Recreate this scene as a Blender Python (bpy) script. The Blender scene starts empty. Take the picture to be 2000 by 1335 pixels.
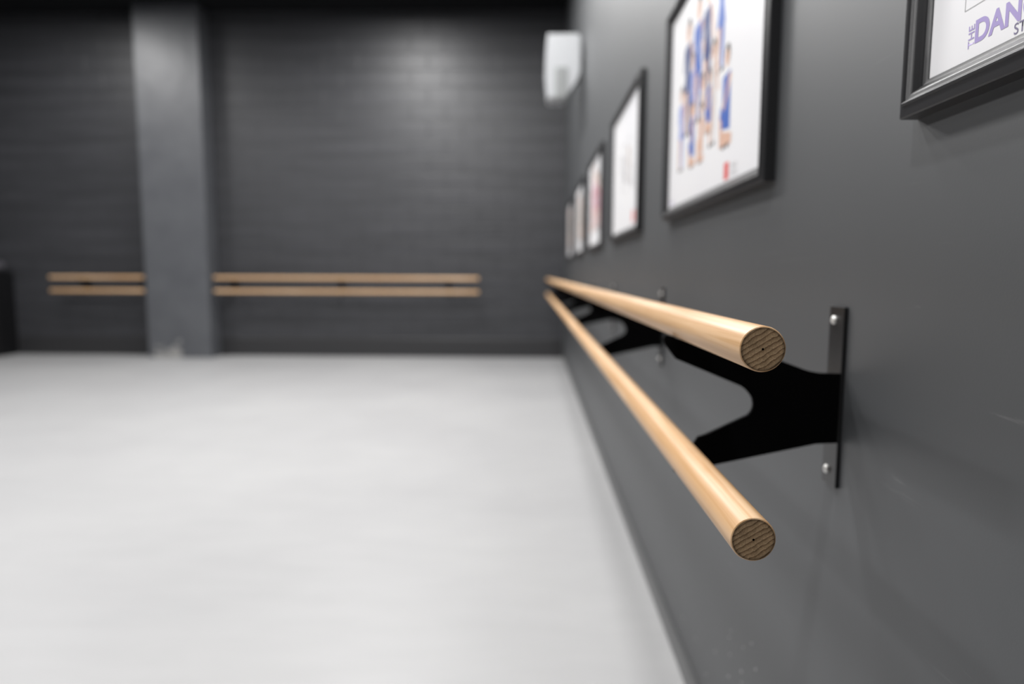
import bpy, bmesh, math, random
from math import pi, sin, cos, radians
from mathutils import Matrix, Vector
random.seed(4)
C = bpy.context.scene.collection
W = 0.429      # right wall plane (x)
YB = 8.70      # back wall plane (y)
ZC = 4.38      # ceiling
HC = 1.09      # eye height
XL = -9.0      # left wall
YN = -4.5      # wall behind the viewer

# ------------------------------------------------------------------ helpers
def link(name, me, parent=None):
    o = bpy.data.objects.new(name, me); C.objects.link(o)
    if parent: o.parent = parent
    return o
def obj(name, bm, mats, parent=None, smooth=False):
    bmesh.ops.recalc_face_normals(bm, faces=bm.faces)
    me = bpy.data.meshes.new(name); bm.to_mesh(me); bm.free()
    for m in (mats if isinstance(mats, (list, tuple)) else [mats]): me.materials.append(m)
    if smooth:
        for p in me.polygons: p.use_smooth = True
        me.set_sharp_from_angle(angle=radians(35))
    return link(name, me, parent)
def struct(o): o['kind'] = 'structure'; return o
def tag(o, label, cat, group=None):
    o['label'] = label; o['category'] = cat
    if group: o['group'] = group
    return o
def thing(name, label, cat, loc=(0, 0, 0), rz=0, group=None):
    o = link(name, None); o.location = loc; o.rotation_euler = (0, 0, rz)
    o.empty_display_size = .05
    return tag(o, label, cat, group)
def box(bm, x0, x1, y0, y1, z0, z1, bev=0, mi=0):
    r = bmesh.ops.create_cube(bm, size=1)
    for v in r['verts']:
        v.co = Vector((x0 + (v.co.x + .5) * (x1 - x0), y0 + (v.co.y + .5) * (y1 - y0), z0 + (v.co.z + .5) * (z1 - z0)))
    fs = list({f for v in r['verts'] for f in v.link_faces})
    for f in fs: f.material_index = mi
    if bev:
        es = list({e for v in r['verts'] for e in v.link_edges})
        bmesh.ops.bevel(bm, geom=es, offset=bev, segments=3, profile=.5, affect='EDGES')
def prism(bm, pts, axis, a, b, bev=0):
    """closed outline (list of 2-tuples) extruded along an axis from a to b"""
    def P(u, v, w):
        return {'x': (w, u, v), 'y': (u, w, v), 'z': (u, v, w)}[axis]
    A = [bm.verts.new(P(u, v, a)) for u, v in pts]; B = [bm.verts.new(P(u, v, b)) for u, v in pts]
    n = len(pts); fs = [bm.faces.new(A), bm.faces.new(B[::-1])]
    for i in range(n): fs.append(bm.faces.new((A[i], B[i], B[(i + 1) % n], A[(i + 1) % n])))
    if bev:
        es = list(fs[0].edges) + list(fs[1].edges)
        bmesh.ops.bevel(bm, geom=es, offset=bev, segments=2, profile=.5, affect='EDGES')
def lathe(bm, prof, axis, org, n=32, mi=0):
    """prof: (radius, distance along axis)"""
    rings = []
    for r, t in prof:
        ring = []
        for k in range(n if r > 1e-6 else 1):
            a = 2 * pi * k / n; u, v = r * cos(a), r * sin(a)
            p = {'x': (t, u, v), 'y': (u, t, v), 'z': (u, v, t)}[axis]
            ring.append(bm.verts.new(Vector(p) + Vector(org)))
        rings.append(ring)
    for A, B in zip(rings, rings[1:]):
        for k in range(n):
            vs = []
            for R_, i in ((A, k), (A, k + 1), (B, k + 1), (B, k)):
                v = R_[i % len(R_)]
                if v not in vs: vs.append(v)
            if len(vs) > 2: bm.faces.new(vs).material_index = mi

# ------------------------------------------------------------------ materials
def mat(name, col=(.5, .5, .5), rough=.5, spec=.5, metal=0, coat=0):
    m = bpy.data.materials.new(name); m.use_nodes = True
    b = m.node_tree.nodes['Principled BSDF']
    b.inputs['Base Color'].default_value = (*col, 1); b.inputs['Roughness'].default_value = rough
    b.inputs['Specular IOR Level'].default_value = spec; b.inputs['Metallic'].default_value = metal
    b.inputs['Coat Weight'].default_value = coat; b.inputs['Coat Roughness'].default_value = .5
    return m, m.node_tree, b
def N(nt, t, **k):
    n = nt.nodes.new(t)
    for a, v in k.items():
        if a[0] == '_': n.inputs[a[1:].replace('_', ' ')].default_value = v
        else: setattr(n, a, v)
    return n
def coords(nt, scale=(1, 1, 1), rot=(0, 0, 0), loc=(0, 0, 0)):
    tc = N(nt, 'ShaderNodeTexCoord'); mp = N(nt, 'ShaderNodeMapping')
    mp.inputs['Scale'].default_value = scale; mp.inputs['Rotation'].default_value = rot; mp.inputs['Location'].default_value = loc
    nt.links.new(tc.outputs['Object'], mp.inputs['Vector']); return mp.outputs['Vector']
def noise(nt, vec, scale, detail=4, rough=.5, dist=0):
    n = N(nt, 'ShaderNodeTexNoise'); n.inputs['Scale'].default_value = scale; n.inputs['Detail'].default_value = detail
    n.inputs['Roughness'].default_value = rough; n.inputs['Distortion'].default_value = dist
    nt.links.new(vec, n.inputs['Vector']); return n.outputs['Fac']
def ramp(nt, fac, stops):
    r = N(nt, 'ShaderNodeValToRGB'); e = r.color_ramp.elements
    while len(e) < len(stops): e.new(.5)
    for i, (p, c) in enumerate(stops):
        e[i].position = p; e[i].color = (*c, 1) if len(c) == 3 else c
    nt.links.new(fac, r.inputs['Fac']); return r.outputs['Color']
def mixc(nt, fac, a, b, typ='MIX'):
    m = N(nt, 'ShaderNodeMix', data_type='RGBA', blend_type=typ)
    for s, v in ((m.inputs[0], fac), (m.inputs[6], a), (m.inputs[7], b)):
        if hasattr(v, 'links'): nt.links.new(v, s)
        else: s.default_value = v if not isinstance(v, tuple) else (*v, 1)[:4]
    return m.outputs[2]
def bump(nt, b, h, strength=.2, dist=.002):
    n = N(nt, 'ShaderNodeBump'); n.inputs['Strength'].default_value = strength; n.inputs['Distance'].default_value = dist
    nt.links.new(h, n.inputs['Height']); nt.links.new(n.outputs['Normal'], b.inputs['Normal'])
def grey(v): return (v, v, v)
def math_(nt, op, a, b=None, clamp=False):
    m = N(nt, 'ShaderNodeMath', operation=op, use_clamp=clamp)
    for s, v in ((m.inputs[0], a), (m.inputs[1], b)):
        if v is None: continue
        if hasattr(v, 'links'): nt.links.new(v, s)
        else: s.default_value = v
    return m.outputs[0]

# painted plaster of the right wall: charcoal satin paint, faint scuffs, paint specks low down
M_PLASTER, nt, b = mat('charcoal_wall_paint', (.085, .088, .092), .56, .75, 0, .5)
v = coords(nt)
n1 = noise(nt, v, 1.4, 3); base = ramp(nt, n1, [(.3, (.036, .0395, .0435)), (.7, (.044, .0475, .0515))])
vs = coords(nt, (1, .6, 9), (radians(38), 0, 0)); sc = noise(nt, vs, 5.5, 6, .65, .6)
scm = ramp(nt, sc, [(.64, grey(0)), (.74, grey(1))])
base = mixc(nt, math_(nt, 'MULTIPLY', scm, .30), base, (.20, .20, .205))
sep = N(nt, 'ShaderNodeSeparateXYZ'); nt.links.new(v, sep.inputs[0])
nt.links.new(base, b.inputs['Base Color'])
bump(nt, b, noise(nt, v, 340, 3), .12, .0006)

# painted blockwork of the back wall
def blockwork(name, c0, c1, rough):
    m, nt, b = mat(name, c0, rough, .5)
    tc = N(nt, 'ShaderNodeTexCoord'); sp = N(nt, 'ShaderNodeSeparateXYZ'); cb = N(nt, 'ShaderNodeCombineXYZ')
    nt.links.new(tc.outputs['Object'], sp.inputs[0])
    nt.links.new(sp.outputs['X'], cb.inputs['X']); nt.links.new(sp.outputs['Z'], cb.inputs['Y'])
    br = N(nt, 'ShaderNodeTexBrick'); br.inputs['Scale'].default_value = 1
    br.inputs['Brick Width'].default_value = .44; br.inputs['Row Height'].default_value = .215
    br.inputs['Mortar Size'].default_value = .012; br.inputs['Mortar Smooth'].default_value = .7
    nt.links.new(cb.outputs[0], br.inputs['Vector'])
    st = coords(nt, (.35, 1, 7)); ns = noise(nt, st, 2.2, 5, .6)
    base = ramp(nt, ns, [(.35, c0), (.65, c1)])
    base = mixc(nt, math_(nt, 'MULTIPLY', br.outputs['Fac'], .45), base, tuple(q * .55 for q in c0))
    nt.links.new(base, b.inputs['Base Color'])
    h = math_(nt, 'SUBTRACT', math_(nt, 'MULTIPLY', ns, 1.2), br.outputs['Fac'])
    bump(nt, b, h, .35, .006)
    return m
M_BLOCK = blockwork('charcoal_painted_blockwork', (.033, .034, .038), (.049, .050, .056), .44)

M_COLUMN, nt, b = mat('charcoal_column_paint', (.085, .087, .092), .43, .75)
v = coords(nt); n1 = noise(nt, v, 2.5, 4); base = ramp(nt, n1, [(.3, (.078, .082, .092)), (.7, (.100, .105, .115))])
sep = N(nt, 'ShaderNodeSeparateXYZ'); nt.links.new(v, sep.inputs[0])
ch = noise(nt, v, 13, 5, .6)
low = math_(nt, 'SUBTRACT', .70, math_(nt, 'MULTIPLY', sep.outputs['Z'], 1.3))
lx = math_(nt, 'MULTIPLY', math_(nt, 'GREATER_THAN', sep.outputs['X'], -4.86), math_(nt, 'LESS_THAN', sep.outputs['X'], -4.50))
chip = math_(nt, 'MULTIPLY', math_(nt, 'LESS_THAN', ch, math_(nt, 'SUBTRACT', low, .03)), math_(nt, 'MULTIPLY', lx, math_(nt, 'LESS_THAN', sep.outputs['Z'], .24)))
base = mixc(nt, math_(nt, 'MULTIPLY', chip, .6), base, (.42, .41, .39)); nt.links.new(base, b.inputs['Base Color'])
bump(nt, b, noise(nt, coords(nt, (1, 1, .5)), 3.0, 4), .5, .02)

M_SKIRT = mat('dark_skirting_paint', (.028, .028, .030), .45)[0]
M_SKIRT_R = mat('grey_skirting_paint', (.090, .092, .094), .36)[0]
M_CEIL, nt, b = mat('black_ceiling_paint', (.006, .0065, .008), .8, .2)
v = coords(nt); bump(nt, b, noise(nt, v, 4, 3), .3, .01)
M_FLOOR, nt, b = mat('pale_grey_dance_vinyl', (.66, .66, .66), .46, .45)
v = coords(nt); n1 = noise(nt, v, .7, 4, .55); n2 = noise(nt, coords(nt, (1, 4, 1)), 3, 5)
base = ramp(nt, n1, [(.3, (.36, .36, .368)), (.7, (.40, .40, .403))])
base = mixc(nt, .25, base, ramp(nt, n2, [(.3, grey(.35)), (.7, grey(.42))])); nt.links.new(base, b.inputs['Base Color'])
nt.links.new(ramp(nt, n1, [(.3, grey(.40)), (.7, grey(.52))]), b.inputs['Roughness'])
bump(nt, b, noise(nt, v, 220, 2), .08, .0006)

def wood(name, pale, mid, dark, rough=.42):
    m, nt, b = mat(name, mid, rough, .45)
    oi = N(nt, 'ShaderNodeObjectInfo')
    tc = N(nt, 'ShaderNodeTexCoord'); ad = N(nt, 'ShaderNodeVectorMath', operation='ADD')
    sc = N(nt, 'ShaderNodeVectorMath', operation='SCALE'); sc.inputs['Scale'].default_value = 7.3
    nt.links.new(oi.outputs['Location'], sc.inputs[0]); nt.links.new(tc.outputs['Object'], ad.inputs[0]); nt.links.new(sc.outputs[0], ad.inputs[1])
    def mp(s):
        k = N(nt, 'ShaderNodeMapping'); k.inputs['Scale'].default_value = s; nt.links.new(ad.outputs[0], k.inputs['Vector']); return k.outputs[0]
    big = noise(nt, mp((22, 1.6, 22)), 1.0, 3, .5, .8)
    wv = N(nt, 'ShaderNodeTexWave', wave_type='BANDS', bands_direction='X'); wv.inputs['Scale'].default_value = 16
    wv.inputs['Distortion'].default_value = 9; wv.inputs['Detail'].default_value = 3; wv.inputs['Detail Scale'].default_value = .6
    nt.links.new(mp((1, .06, .7)), wv.inputs['Vector'])
    streak = noise(nt, mp((95, 2.2, 95)), 1, 4, .6, .5)
    fine = noise(nt, mp((420, 9, 420)), 1, 3, .6)
    base = ramp(nt, big, [(.32, mid), (.52, pale), (.75, mid)])
    base = mixc(nt, math_(nt, 'MULTIPLY', ramp(nt, wv.outputs['Fac'], [(.25, grey(0)), (.9, grey(1))]), .55), base, dark)
    base = mixc(nt, math_(nt, 'MULTIPLY', ramp(nt, streak, [(.48, grey(0)), (.62, grey(1))]), .65), base, dark)
    b.inputs['Coat Weight'].default_value = .25; b.inputs['Coat Roughness'].default_value = .42
    base = mixc(nt, math_(nt, 'MULTIPLY', fine, .30), base, mid)
    nt.links.new(base, b.inputs['Base Color']); bump(nt, b, fine, .12, .0004)
    return m
M_WOOD = wood('varnished_ash', (.76, .53, .33), (.66, .41, .21), (.48, .26, .10))
M_END, nt, b = mat('dark_end_grain', (.12, .07, .04), .75, .2)
v = coords(nt, (1, 1, 1), (0, radians(33), 0))
wv = N(nt, 'ShaderNodeTexWave', wave_type='BANDS', bands_direction='Z', wave_profile='SAW'); wv.inputs['Scale'].default_value = 70
wv.inputs['Distortion'].default_value = 3.4; wv.inputs['Detail'].default_value = 3; wv.inputs['Detail Scale'].default_value = 1.4
nt.links.new(v, wv.inputs['Vector'])
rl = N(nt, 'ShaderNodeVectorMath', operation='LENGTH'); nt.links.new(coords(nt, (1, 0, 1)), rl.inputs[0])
sp = noise(nt, coords(nt), 900, 3, .6); blot = noise(nt, coords(nt), 90, 3)
base = ramp(nt, wv.outputs['Fac'], [(0, (.72, .50, .30)), (.55, (.58, .39, .22)), (1, (.20, .11, .055))])
base = mixc(nt, .55, base, ramp(nt, sp, [(.35, grey(.5)), (.7, grey(1.25))]), 'MULTIPLY')
base = mixc(nt, .5, base, ramp(nt, blot, [(.35, grey(.5)), (.6, grey(1))]), 'MULTIPLY')
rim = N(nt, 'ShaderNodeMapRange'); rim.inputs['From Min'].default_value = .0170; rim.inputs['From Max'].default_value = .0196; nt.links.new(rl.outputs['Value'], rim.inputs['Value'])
base = mixc(nt, math_(nt, 'MULTIPLY', rim.outputs[0], .75), base, (.035, .020, .012))  # rim shadow painted into the end colour, together with a varnish-stained edge
nt.links.new(base, b.inputs['Base Color']); bump(nt, b, wv.outputs['Fac'], .4, .0004)
M_HOLE = mat('drilled_hole', (.008, .005, .003), .9, 0)[0]
M_STEEL = mat('black_powder_coat', (.0015, .0015, .0018), .6, .05)[0]
M_PLATE = mat('black_satin_plate', (.010, .010, .011), .30, .5)[0]
M_BOLT, nt, b = mat('dull_zinc_screw', (.72, .71, .69), .40, .5, .55)
M_FRAME, nt, b = mat('black_satin_moulding', (.016, .016, .018), .36, .7)
v = coords(nt, (1, 1, 1)); bump(nt, b, noise(nt, v, 260, 3), .12, .0005)
M_LIP = mat('black_rebate', (.012, .013, .014), .5, .3)[0]
M_PAPER, nt, b = mat('white_poster_paper', (.86, .85, .87), .35, .4)
n1 = noise(nt, coords(nt), 2.2, 2); nt.links.new(ramp(nt, n1, [(.3, (.80, .80, .83)), (.7, (.85, .845, .855))]), b.inputs['Base Color'])
M_PURPLE = mat('lavender_ink', (.36, .29, .58), .4)[0]
M_VIOLETGREY = mat('dark_violet_ink', (.17, .15, .26), .4)[0]
M_GREYLINE = mat('grey_ink', (.42, .42, .43), .4)[0]
M_RED = mat('red_ink', (.72, .09, .08), .4)[0]
M_BLUE = mat('blue_costume_ink', (.06, .14, .48), .4)[0]
M_NAVY = mat('navy_costume_ink', (.035, .06, .20), .4)[0]
M_PALEBLUE = mat('pale_blue_costume_ink', (.28, .34, .66), .4)[0]
M_SKIN = mat('skin_tone_ink', (.70, .45, .34), .4)[0]
M_HAIR = mat('dark_hair_ink', (.045, .035, .035), .4)[0]
M_CREAM = mat('cream_costume_ink', (.66, .60, .58), .4)[0]
M_PINK = mat('rose_costume_ink', (.55, .22, .30), .4)[0]
M_ASHG = mat('ash_grey_costume_ink', (.42, .41, .42), .4)[0]
M_TAN = mat('tan_costume_ink', (.50, .41, .34), .4)[0]
M_WHITE, nt, b = mat('white_plastic', (.45, .46, .475), .38, .5)
M_GRILLE = mat('grey_grille', (.26, .27, .27), .6)[0]
M_DARKGREY = mat('dark_grey_metal', (.10, .10, .105), .5)[0]
M_BLACKCAB = mat('black_laminate', (.006, .006, .007), .5, .3)[0]
M_GREYPAD = mat('grey_vinyl', (.085, .082, .095), .55)[0]

# ------------------------------------------------------------------ room shell
T = .15
SPECKS = [(1.636, 0.162), (1.354, 0.34), (1.461, 0.23), (1.354, 0.287), (1.275, 0.349), (1.226, 0.386), (1.278, 0.297), (1.2, 0.35), (1.358, 0.235), (1.275, 0.275), (1.529, 0.132), (1.365, 0.319), (1.775, 0.144)]
def slab(name, m, *a):
    bm = bmesh.new(); box(bm, *a); return struct(obj(name, bm, m))
slab('floor', M_FLOOR, XL - T, W + T, YN - T, YB + T, -T, 0)
slab('ceiling', M_CEIL, XL - T, W + T, YN - T, YB + T, ZC, ZC + T)
wall_r = slab('wall_right', M_PLASTER, W, W + T, YN - T, YB + T, 0, ZC)
slab('wall_back', M_BLOCK, XL - T, W, YB, YB + T, 0, ZC)
slab('wall_left', M_BLOCK, XL - T, XL, YN, YB, 0, ZC)
slab('wall_front', M_PLASTER, XL - T, W, YN - T, YN, 0, ZC)
COLX0, COLX1, COLY = -4.93, -4.11, 8.42
bm = bmesh.new(); box(bm, COLX0, COLX1, COLY, YB, 0, ZC, .006)
o = struct(obj('wall_column', bm, M_COLUMN)); o['label'] = 'charcoal painted pier standing proud of the back wall'
bm = bmesh.new()
for y, z in SPECKS:
    rr = random.uniform(.0017, .0028)
    lathe(bm, [(rr, 0), (rr * .8, -.0004), (0, -.0006)], 'x', (W, y, z), 10)
o = obj('paint_specks', bm, mat('dried_white_paint', (.62, .62, .60), .5)[0], wall_r); o['label'] = 'dried white paint specks low on the wall'; o['kind'] = 'structure'
# skirtings (with a small rounded top edge)
def skirt(name, m, pts, axis, a, b):
    bm = bmesh.new(); prism(bm, pts, axis, a, b); return struct(obj(name, bm, m))
yb = YB
skirt('baseboard_back', M_SKIRT, [(yb, 0), (yb - .012, 0), (yb - .012, .235), (yb - .008, .242), (yb, .242)], 'x', COLX1, W)
skirt('baseboard_left', M_SKIRT, [(yb, 0), (yb - .012, 0), (yb - .012, .235), (yb - .008, .242), (yb, .242)], 'x', XL, COLX0)
skirt('baseboard_right', M_SKIRT_R, [(W, 0), (W - .010, 0), (W - .010, .062), (W - .006, .068), (W, .068)], 'y', YN, YB - .012)

# ------------------------------------------------------------------ barre rails
RAD = .021
def rail_mesh(L, near=True):
    bm = bmesh.new()
    prof = [(RAD - .0013, 0), (RAD - .0004, .0006), (RAD, .0018)]
    k = max(2, int(L / .25))
    prof += [(RAD, .0018 + (L - .0036) * i / k) for i in range(1, k + 1)]
    prof += [(RAD - .0004, L - .0006), (RAD - .0013, L)]
    lathe(bm, prof, 'y', (0, 0, 0), 48)
    return bm
def end_mesh(s):
    bm = bmesh.new(); r = RAD - .0013
    lathe(bm, [(r, 0), (r - .0006, -.0002 * s), (.0011, -.0002 * s)], 'y', (0, 0, 0), 48, 0)
    lathe(bm, [(.0011, -.0002 * s), (.00095, .006 * s), (0, .0065 * s)], 'y', (0, 0, 0), 24, 1)
    bmesh.ops.remove_doubles(bm, verts=bm.verts, dist=1e-6)
    return bm
def rail(label, loc, L, rz=0, group=None, yaw=0):
    t = thing('barre_rail', label, 'barre rail', loc, rz, group)
    obj('rail_shaft', rail_mesh(L), M_WOOD, t, True)
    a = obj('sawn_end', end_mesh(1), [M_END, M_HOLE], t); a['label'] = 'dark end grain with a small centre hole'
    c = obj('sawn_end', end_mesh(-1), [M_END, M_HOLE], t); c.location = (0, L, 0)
    return t
XU, ZU, XLo, ZLo = .2088, 1.0237, .2075, .8465
G = 'wooden rails along the right wall'
rail('upper pale ash rail on the right wall, its sawn end nearest the viewer', (XU, .600, ZU), 7.55, 0, G)
rail('lower pale ash rail on the right wall, running from bottom centre to the far corner', (XLo, .600, ZLo), 7.55, 0, G)
YR = 8.478; GB = 'wooden rails on the back wall'
for z, nm in ((1.030, 'upper'), (.857, 'lower')):
    rail(nm + ' long wooden rail on the back wall, between the pier and the corner', (-.66, YR, z), 3.40, pi / 2, GB)
    rail(nm + ' short wooden rail on the back wall, left of the pier', (-4.975, YR, z), 1.24, pi / 2, GB)

# ------------------------------------------------------------------ barre brackets
# outline in the web's own plane: u = distance from the wall, z = height above the lower bar centre's datum
def arc(cu, cz, r, a0, a1, n=9):
    return [(cu + r * cos(radians(a0 + (a1 - a0) * i / (n - 1))), cz + r * sin(radians(a0 + (a1 - a0) * i / (n - 1)))) for i in range(n)]
def web_outline():
    uU, uL = W - XU, W - XLo
    r = RAD + .0010
    pts = [(.0055, .9565), (.0336, .9570), (.0447, .9583), (.0546, .9618), (.0842, .9728), (.150, .9985)]
    pts += [(.1905, 1.0140)] + arc(uU, ZU, r, -160, -55, 14)           # cradle under the upper rail
    pts += [(.2440, 1.0085), (.2480, 1.0030), (.2445, .9945), (.2297, .9754), (.1400, .9385), (.1330, .9345), (.1270, .9280), (.1230, .9215), (.1215, .9140), (.1218, .9085), (.1240, .9030), (.1284, .8975)]
    pts += [(.1851, .8697), (.1960, .8668)]
    pts += arc(uL, ZLo, r, 152, 275, 16)                              # cradle round the lower rail
    pts += [(.2280, .8180), (.2235, .8155), (.2140, .8165), (.1717, .8276), (.035, .8585), (.0055, .8600)]
    return pts
PZ0, PZ1 = .7955, 1.0470
def make_bracket(label, group):
    t = thing('rail_bracket', label, 'rail bracket', (W, .913, 0), 0, group)
    # wall plate: an upright flat bar reaching away from the web
    bm = bmesh.new(); box(bm, -.0055, 0, -.003, .040, PZ0, PZ1, .0008); obj('wall_plate', bm, M_PLATE, t)
    bm = bmesh.new(); prism(bm, [(-u, z) for u, z in web_outline()], 'y', -.003, .003, .0005)
    obj('forked_arm', bm, M_STEEL, t)
    for z in (1.0280, .8160):
        bm = bmesh.new()
        lathe(bm, [(.0062, 0), (.0064, -.0012), (.0058, -.0028), (.0040, -.0042), (.0022, -.0046), (.0020, -.0034), (0, -.0034)], 'x', (-.0055, .024, z), 24)
        obj('screw', bm, M_BOLT, t, True)
    return t
def copy_tree(o):
    c = o.copy(); C.objects.link(c)
    for ch in o.children:
        d = ch.copy(); C.objects.link(d); d.parent = c
    return c
BG = 'black steel brackets on the right wall'
br0 = make_bracket('black forked steel bracket nearest the viewer on the right wall', BG)
words = ['second', 'third', 'fourth', 'fifth', 'sixth', 'seventh']
for i, y in enumerate((2.150, 3.42, 4.68, 5.94, 7.20, 8.08)):
    c = copy_tree(br0); c.location = (W, y, 0)
    w = words[i]
    c['label'] = ('farthest black steel bracket on the right wall, by the corner' if i == 5 else
                  'black forked steel bracket on the right wall, %s one from the viewer' % w)
# back wall brackets
for x, lab in ((-3.86, 'black bracket on the back wall, left one under the long rails'),
               (-2.455, 'black bracket on the back wall, middle one under the long rails'),
               (-1.055, 'black bracket on the back wall, right one under the long rails'),
               (-5.83, 'black bracket on the back wall under the short rails left of the pier'),
               (-5.03, 'black bracket at the pier end of the short rails')):
    c = copy_tree(br0); c.rotation_euler = (0, 0, pi / 2); c.location = (x, YB, .0073)
    c['group'] = 'black steel brackets on the back wall'; c['label'] = lab

# ------------------------------------------------------------------ framed posters
PW, PH = .900, .606
MOULD = [(0, 0), (0, .0188), (.0012, .0205), (.0112, .0240), (.0120, .0256), (.0136, .0262), (.0152, .0252), (.0160, .0238),
         (.0172, .0230), (.0200, .0226), (.0235, .0196), (.0262, .0160), (.0278, .0150), (.0288, .0132),
         (.0294, .0126), (.0335, .0110), (.0342, .0102), (.0342, .0070), (.0342, .003)]
def frame_mesh():
    bm = bmesh.new(); loops = []
    for s, t in MOULD:
        y0, y1, z0, z1 = s, PW - s, s, PH - s
        loops.append([bm.verts.new((-t, y, z)) for y, z in ((y0, z0), (y1, z0), (y1, z1), (y0, z1))])
    for A, B in zip(loops, loops[1:]):
        for k in range(4): bm.faces.new((A[k], A[(k + 1) % 4], B[(k + 1) % 4], B[k]))
    A, B = loops[0], loops[-1]
    for k in range(4): bm.faces.new((A[k], B[k], B[(k + 1) % 4], A[(k + 1) % 4]))
    return bm
def sheet_mesh():
    bm = bmesh.new(); box(bm, -.0095, -.0070, .0340, PW - .0340, .0340, PH - .0340); return bm
def flat(bm, pts, mi, d=.0096):
    f = bm.faces.new([bm.verts.new((-d, y, z)) for y, z in pts]); f.material_index = mi
def ell(cy, cz, ry, rz, n=14, rot=0):
    out = []
    for k in range(n):
        a = 2 * pi * k / n; u, v = ry * cos(a), rz * sin(a)
        out.append((cy + u * cos(rot) - v * sin(rot), cz + u * sin(rot) + v * cos(rot)))
    return out
def limb(a, b, r0, r1):
    (y0, z0), (y1, z1) = a, b; L = math.hypot(y1 - y0, z1 - z0) or 1; ny, nz = -(z1 - z0) / L, (y1 - y0) / L
    return [(y0 + ny * r0, z0 + nz * r0), (y0 - ny * r0, z0 - nz * r0), (y1 - ny * r1, z1 - nz * r1), (y1 + ny * r1, z1 + nz * r1)]
# printed dancer: h = figure height on the paper, pose 'stand' | 'raise' | 'kneel' | 'sit'; mats: 0 dress, 1 skin, 2 hair, 3 dress accent
def dancer(bm, y, z, h, pose, dm, rnd, d):
    s = h; wdt = 1.0
    def F(pts, mi, k): flat(bm, pts, mi, d + k * .000004)
    if pose in ('stand', 'raise'):
        F(limb((y - .06 * s, z), (y - .05 * s, z + .48 * s), .034 * s, .060 * s), dm, 0)
        F(limb((y + .08 * s, z + .01 * s), (y + .05 * s, z + .48 * s), .030 * s, .055 * s), 1, 1)
        F([(y - .13 * s, z + .40 * s), (y + .13 * s, z + .40 * s), (y + .08 * s, z + .62 * s), (y + .11 * s, z + .82 * s), (y - .11 * s, z + .82 * s), (y - .08 * s, z + .62 * s)], dm, 2)
        if pose == 'raise':
            F(limb((y - .10 * s, z + .79 * s), (y - .20 * s, z + 1.10 * s), .032 * s, .022 * s), 1, 3)
            F(limb((y + .10 * s, z + .79 * s), (y + .17 * s, z + 1.12 * s), .032 * s, .022 * s), 1, 4)
        else:
            F(limb((y - .11 * s, z + .80 * s), (y - .19 * s, z + .50 * s), .032 * s, .022 * s), 1, 3)
            F(limb((y + .11 * s, z + .80 * s), (y + .17 * s, z + .60 * s), .032 * s, .024 * s), dm, 4)
        hz = z + .92 * s
    elif pose == 'kneel':
        F(limb((y - .20 * s, z + .06 * s), (y + .12 * s, z + .10 * s), .05 * s, .07 * s), 1, 0)
        F(limb((y + .16 * s, z + .02 * s), (y + .18 * s, z + .36 * s), .04 * s, .06 * s), 1, 1)
        F(limb((y - .02 * s, z + .34 * s), (y + .20 * s, z + .36 * s), .08 * s, .06 * s), dm, 2)
        F([(y - .14 * s, z + .16 * s), (y + .14 * s, z + .20 * s), (y + .13 * s, z + .70 * s), (y - .12 * s, z + .72 * s)], dm, 3)
        F(limb((y - .12 * s, z + .68 * s), (y + .10 * s, z + .38 * s), .04 * s, .03 * s), 1, 4)
        hz = z + .86 * s
    else:
        F(limb((y, z + .14 * s), (y + .42 * s, z + .08 * s), .085 * s, .04 * s), 1, 0)
        F([(y - .16 * s, z), (y + .16 * s, z), (y + .13 * s, z + .62 * s), (y - .13 * s, z + .62 * s)], dm, 1)
        F(limb((y - .13 * s, z + .58 * s), (y + .05 * s, z + .22 * s), .045 * s, .03 * s), 1, 2)
        hz = z + .78 * s
    for q in (-.07, .07): F(ell(y + q * s, z + .012 * s, .05 * s, .022 * s), 2, 5)
    r = .085 * s
    F(ell(y, hz + r * .35, r * 1.05, r * 1.25), 2, 5); F(ell(y + .01 * s, hz, r * .8, r), 1, 6)
def scene_print(people, mats, logo=True):
    bm = bmesh.new()
    for i, (y, z, h, p, dm) in enumerate(people): dancer(bm, y, z, h, p, dm, random, .00956 + i * .00003)
    return bm
def poster(label, y0, group, zb=1.2545):
    t = thing('framed_poster', label, 'framed poster', (W, y0, zb), 0, group)
    if poster.first is None:
        f = obj('frame', frame_mesh(), M_FRAME, t, True); s = obj('poster_sheet', sheet_mesh(), M_PAPER, t); poster.first = (f, s)
    else:
        for q in poster.first:
            c = q.copy(); C.objects.link(c); c.parent = t
    return t
poster.first = None
PG = 'framed posters along the right wall'
def text(name, body, size, y, z, mat_, parent, rot=0, off=0.0, sx=1.0, shear=0):
    cu = bpy.data.curves.new(name, 'FONT'); cu.body = body; cu.size = size; cu.offset = off; cu.shear = shear; cu.extrude = 0
    tmp = bpy.data.objects.new(name, cu); C.objects.link(tmp)
    bpy.context.view_layer.update()
    me = bpy.data.meshes.new_from_object(tmp.evaluated_get(bpy.context.evaluated_depsgraph_get()))
    bpy.data.objects.remove(tmp)
    me.materials.clear(); me.materials.append(mat_)
    # text x runs along -Y of the wall (reading left to right when facing the wall), text y along Z
    for v in me.vertices:
        u, w = v.co.x * sx, v.co.y
        u, w = u * cos(rot) - w * sin(rot), u * sin(rot) + w * cos(rot)
        v.co = (-.00970, y - u, z + w)
    return link(name, me, parent)

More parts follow.
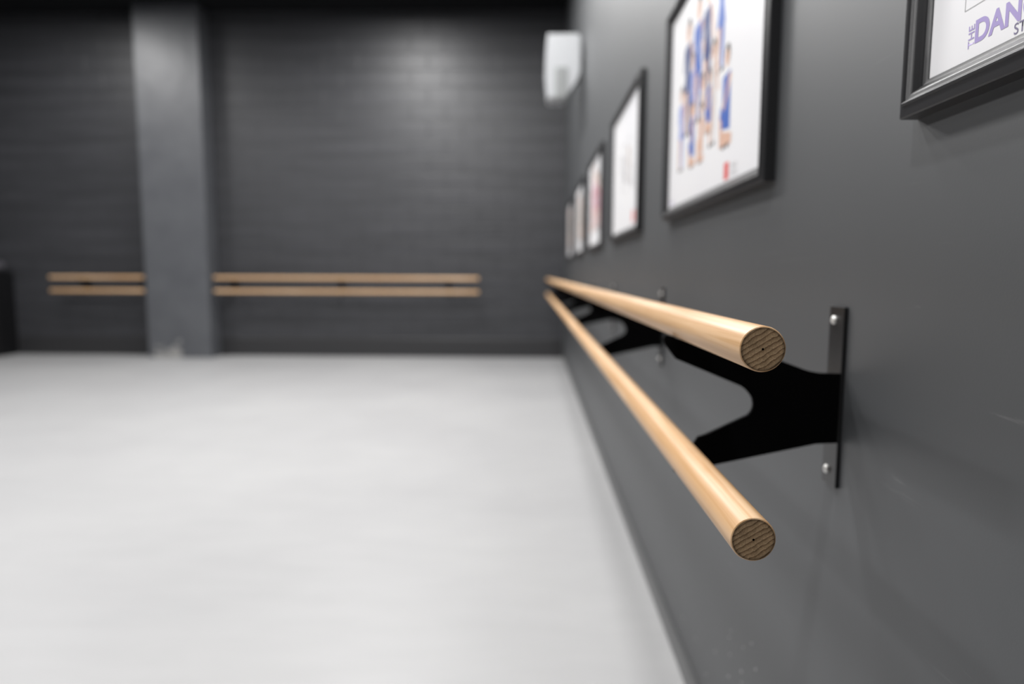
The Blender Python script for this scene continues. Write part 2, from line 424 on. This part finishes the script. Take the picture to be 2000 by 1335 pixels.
# nearest poster: its far lower corner shows
Y1 = .7735 - PW
p = poster('framed white poster at the top right corner with purple lettering', Y1, PG, 1.2620)
bm = bmesh.new()
ly, lz, hw = .6866 - Y1, 1.3445 - 1.2545, .0005
box(bm, -.00968, -.0094, ly - .52, ly, lz - hw, lz + hw); box(bm, -.00968, -.0094, ly - hw, ly + hw, lz, lz + .22)
box(bm, -.00968, -.0094, ly - .52 - hw, ly - .52 + hw, lz, lz + .22); box(bm, -.00968, -.0094, ly - .52, ly, lz + .22 - hw, lz + .22 + hw)
obj('outlined_box', bm, M_GREYLINE, p)
text('lettering', 'DANCE', .0285, .6700 - Y1, 1.3095 - 1.2545, M_PURPLE, p, off=.0009, sx=1.0)
text('lettering', 'STUDIO', .0135, .6165 - Y1, 1.2985 - 1.2545, M_VIOLETGREY, p, off=.0001, sx=1.0)
text('lettering', 'THE', .0122, .6700 - Y1, 1.3065 - 1.2545, M_PURPLE, p, rot=pi / 2, off=.0001, sx=.95)

for ch in p.children:
    if ch.name.split('.')[0] not in ('frame', 'poster_sheet'): ch.location.z = 1.2545 - 1.2620

# second poster: group of dancers in blue
def add_people(p, people, mats, logo=None):
    obj('printed_dancers', scene_print(people, mats), mats, p)
    if logo:
        bm = bmesh.new(); y, z, w_, h_ = logo
        box(bm, -.00975, -.0094, y, y + w_, z, z + h_)
        obj('red_mark', bm, M_RED, p)
Y2 = 1.208
p = poster('large framed poster of dancers in blue costumes, second from the viewer', Y2, PG)
ma = [M_BLUE, M_SKIN, M_HAIR, M_PALEBLUE, M_NAVY, M_CREAM]
# local y = world y - Y2 (small y is nearer the viewer); z above the frame's lower edge
people = [(.655, .21, .29, 'stand', 4), (.549, .22, .30, 'stand', 0), (.460, .24, .28, 'stand', 4), (.345, .285, .25, 'raise', 0),
          (.600, .20, .20, 'stand', 3), (.398, .135, .23, 'stand', 5), (.719, .125, .22, 'stand', 3), (.496, .12, .20, 'stand', 5),
          (.431, .17, .15, 'kneel', 0), (.589, .115, .17, 'kneel', 0), (.500, .112, .15, 'kneel', 1), (.285, .110, .22, 'kneel', 0)]
add_people(p, people, ma, (.252, .040, .032, .036))
text('lettering', 'DANCE', .013, .238, .058, M_GREYLINE, p)
text('lettering', 'STUDIO', .013, .238, .043, M_GREYLINE, p)
text('lettering', 'DANCE', .016, .845, .042, M_PURPLE, p)

Y3 = 2.60
p = poster('framed pale poster with faint grey figures, third from the viewer', Y3, PG)
add_people(p, [(.56, .22, .20, 'stand', 0), (.44, .20, .22, 'kneel', 0), (.34, .23, .19, 'stand', 3), (.25, .20, .16, 'sit', 0)], [M_ASHG, M_PAPER, M_ASHG, M_TAN, M_ASHG], (.16, .05, .05, .05))
Y4 = 3.98
p = poster('framed poster with rose pink dancers, fourth from the viewer', Y4, PG)
add_people(p, [(.60, .12, .36, 'stand', 0), (.50, .14, .38, 'raise', 0), (.40, .12, .36, 'stand', 0), (.31, .13, .34, 'stand', 3), (.22, .12, .30, 'stand', 0), (.68, .12, .28, 'kneel', 3)], [M_PINK, M_SKIN, M_HAIR, M_ASHG, M_PINK])
Y5 = 5.34
p = poster('framed poster with tan dancers, second from the far corner', Y5, PG)
add_people(p, [(.60, .12, .36, 'stand', 0), (.48, .14, .36, 'raise', 0), (.36, .12, .36, 'stand', 3), (.26, .13, .30, 'kneel', 0)], [M_TAN, M_SKIN, M_HAIR, M_ASHG, M_TAN])
Y6 = 6.72
p = poster('small looking framed poster farthest away, nearest the room corner', Y6, PG)
add_people(p, [(.66, .10, .42, 'stand', 3), (.52, .12, .40, 'raise', 0), (.38, .10, .42, 'stand', 3), (.26, .11, .38, 'stand', 0), (.14, .12, .34, 'kneel', 3)], [M_ASHG, M_SKIN, M_HAIR, M_TAN, M_ASHG])

# ------------------------------------------------------------------ white loudspeaker high on the right wall
t = thing('wall_loudspeaker', 'white box loudspeaker mounted high on the right wall near the corner', 'loudspeaker', (W, 5.8, 2.53))
bm = bmesh.new()
# outline in x (from the wall) and z, extruded along y
out = [(-.300, .515), (-.055, .515), (-.032, .490), (-.028, .215), (-.060, .150), (-.105, .080), (-.150, .012), (-.170, .004), (-.283, .004), (-.298, .020), (-.318, .230), (-.312, .420)]
prism(bm, out, 'y', -.13, .13, .008); cab = obj('cabinet', bm, M_WHITE, t)
bm = bmesh.new(); box(bm, -.236, -.136, -.138, -.128, .006, .250, .006); g = obj('grille', bm, M_GRILLE, t); g['label'] = 'grey recessed grille low on the cabinet'
bm = bmesh.new(); box(bm, -.008, 0, -.06, .06, .16, .42, .002); box(bm, -.036, -.006, -.02, .02, .24, .34, .003); obj('wall_mount', bm, M_DARKGREY, t)

# ------------------------------------------------------------------ black case at the left edge
t = thing('equipment_cabinet', 'tall black cabinet with a rounded grey top at the left edge of the view', 'cabinet', (-7.22, 8.36, 0))
bm = bmesh.new(); box(bm, -.36, .36, 0, .33, .05, 1.10, .008); obj('carcass', bm, M_BLACKCAB, t)
bm = bmesh.new(); box(bm, -.34, .34, .015, .32, 0, .055); obj('plinth', bm, M_BLACKCAB, t)
for sx in (-1, 1):
    bm = bmesh.new(); box(bm, min(sx * .004, sx * .35), max(sx * .004, sx * .35), -.018, 0, .07, 1.08, .003); d = obj('door', bm, M_BLACKCAB, t)
    bm = bmesh.new(); box(bm, min(sx * .03, sx * .042), max(sx * .03, sx * .042), -.040, -.018, .52, .66, .004); obj('handle', bm, M_DARKGREY, d)
bm = bmesh.new(); box(bm, -.33, .31, .02, .31, 1.10, 1.235, .055); obj('padded_top', bm, M_GREYPAD, t, True)

# ------------------------------------------------------------------ ceiling lamps (above the frame)
def lamp(x, y, power, size=.6, sy=None, col=(1, .99, .98), spread=180):
    ld = bpy.data.lights.new('ceiling_lamp', 'AREA'); ld.shape = 'RECTANGLE'; ld.size = size; ld.size_y = sy or size; ld.energy = power; ld.color = col
    ld.spread = radians(spread)
    o = bpy.data.objects.new('ceiling_lamp', ld); C.objects.link(o); o.location = (x, y, ZC - .06); return o
for x, y, p, sz, sy in ((-1.55, 1.3, 22, .45, .45), (-1.55, 2.9, 62, .45, .45), (-1.5, 4.9, 70, .45, .45), (-1.6, 6.75, 130, .6, 1.3), (-5.0, .95, 80, .45, .45), (-5.0, 3.4, 90, .45, .45), (-5.6, 6.6, 90, .5, 1.3),
                    (-.36, 4.9, 50, .45, .45), (-.36, 2.9, 50, .4, .4), (-.80, .22, 80, .12, .12), (-3.2, -1.2, 34, .45, .45)):
    lamp(x, y, p, sz, sy)

w = bpy.data.worlds.new('World'); bpy.context.scene.world = w; w.use_nodes = True
w.node_tree.nodes['Background'].inputs[0].default_value = (.02, .02, .022, 1)

# ------------------------------------------------------------------ camera
cd = bpy.data.cameras.new('camera'); cam = bpy.data.objects.new('camera', cd); C.objects.link(cam)
cd.sensor_width = 36; cd.lens = 1300 / 2000 * 36; cd.clip_start = .02
yaw, pit, rol = radians(1.58), radians(5.82), radians(.2)
fw = Vector((-sin(yaw) * cos(pit), cos(yaw) * cos(pit), -sin(pit))); rt = Vector((cos(yaw), sin(yaw), 0)); up = rt.cross(fw)
R = rt * cos(rol) + up * sin(rol); U = up * cos(rol) - rt * sin(rol)
m = Matrix((R, U, -fw)).transposed().to_4x4(); m.translation = Vector((0, 0, HC)); cam.matrix_world = m
cd.dof.use_dof = True; cd.dof.focus_distance = .60; cd.dof.aperture_fstop = 2.35
S = bpy.context.scene; S.camera = cam
S.view_settings.view_transform = 'Standard'; S.view_settings.look = 'None'; S.view_settings.gamma = 1; S.view_settings.exposure = 0
S.view_settings.use_curve_mapping = False
S.cycles.use_denoising = True
S.cycles.max_bounces = 8
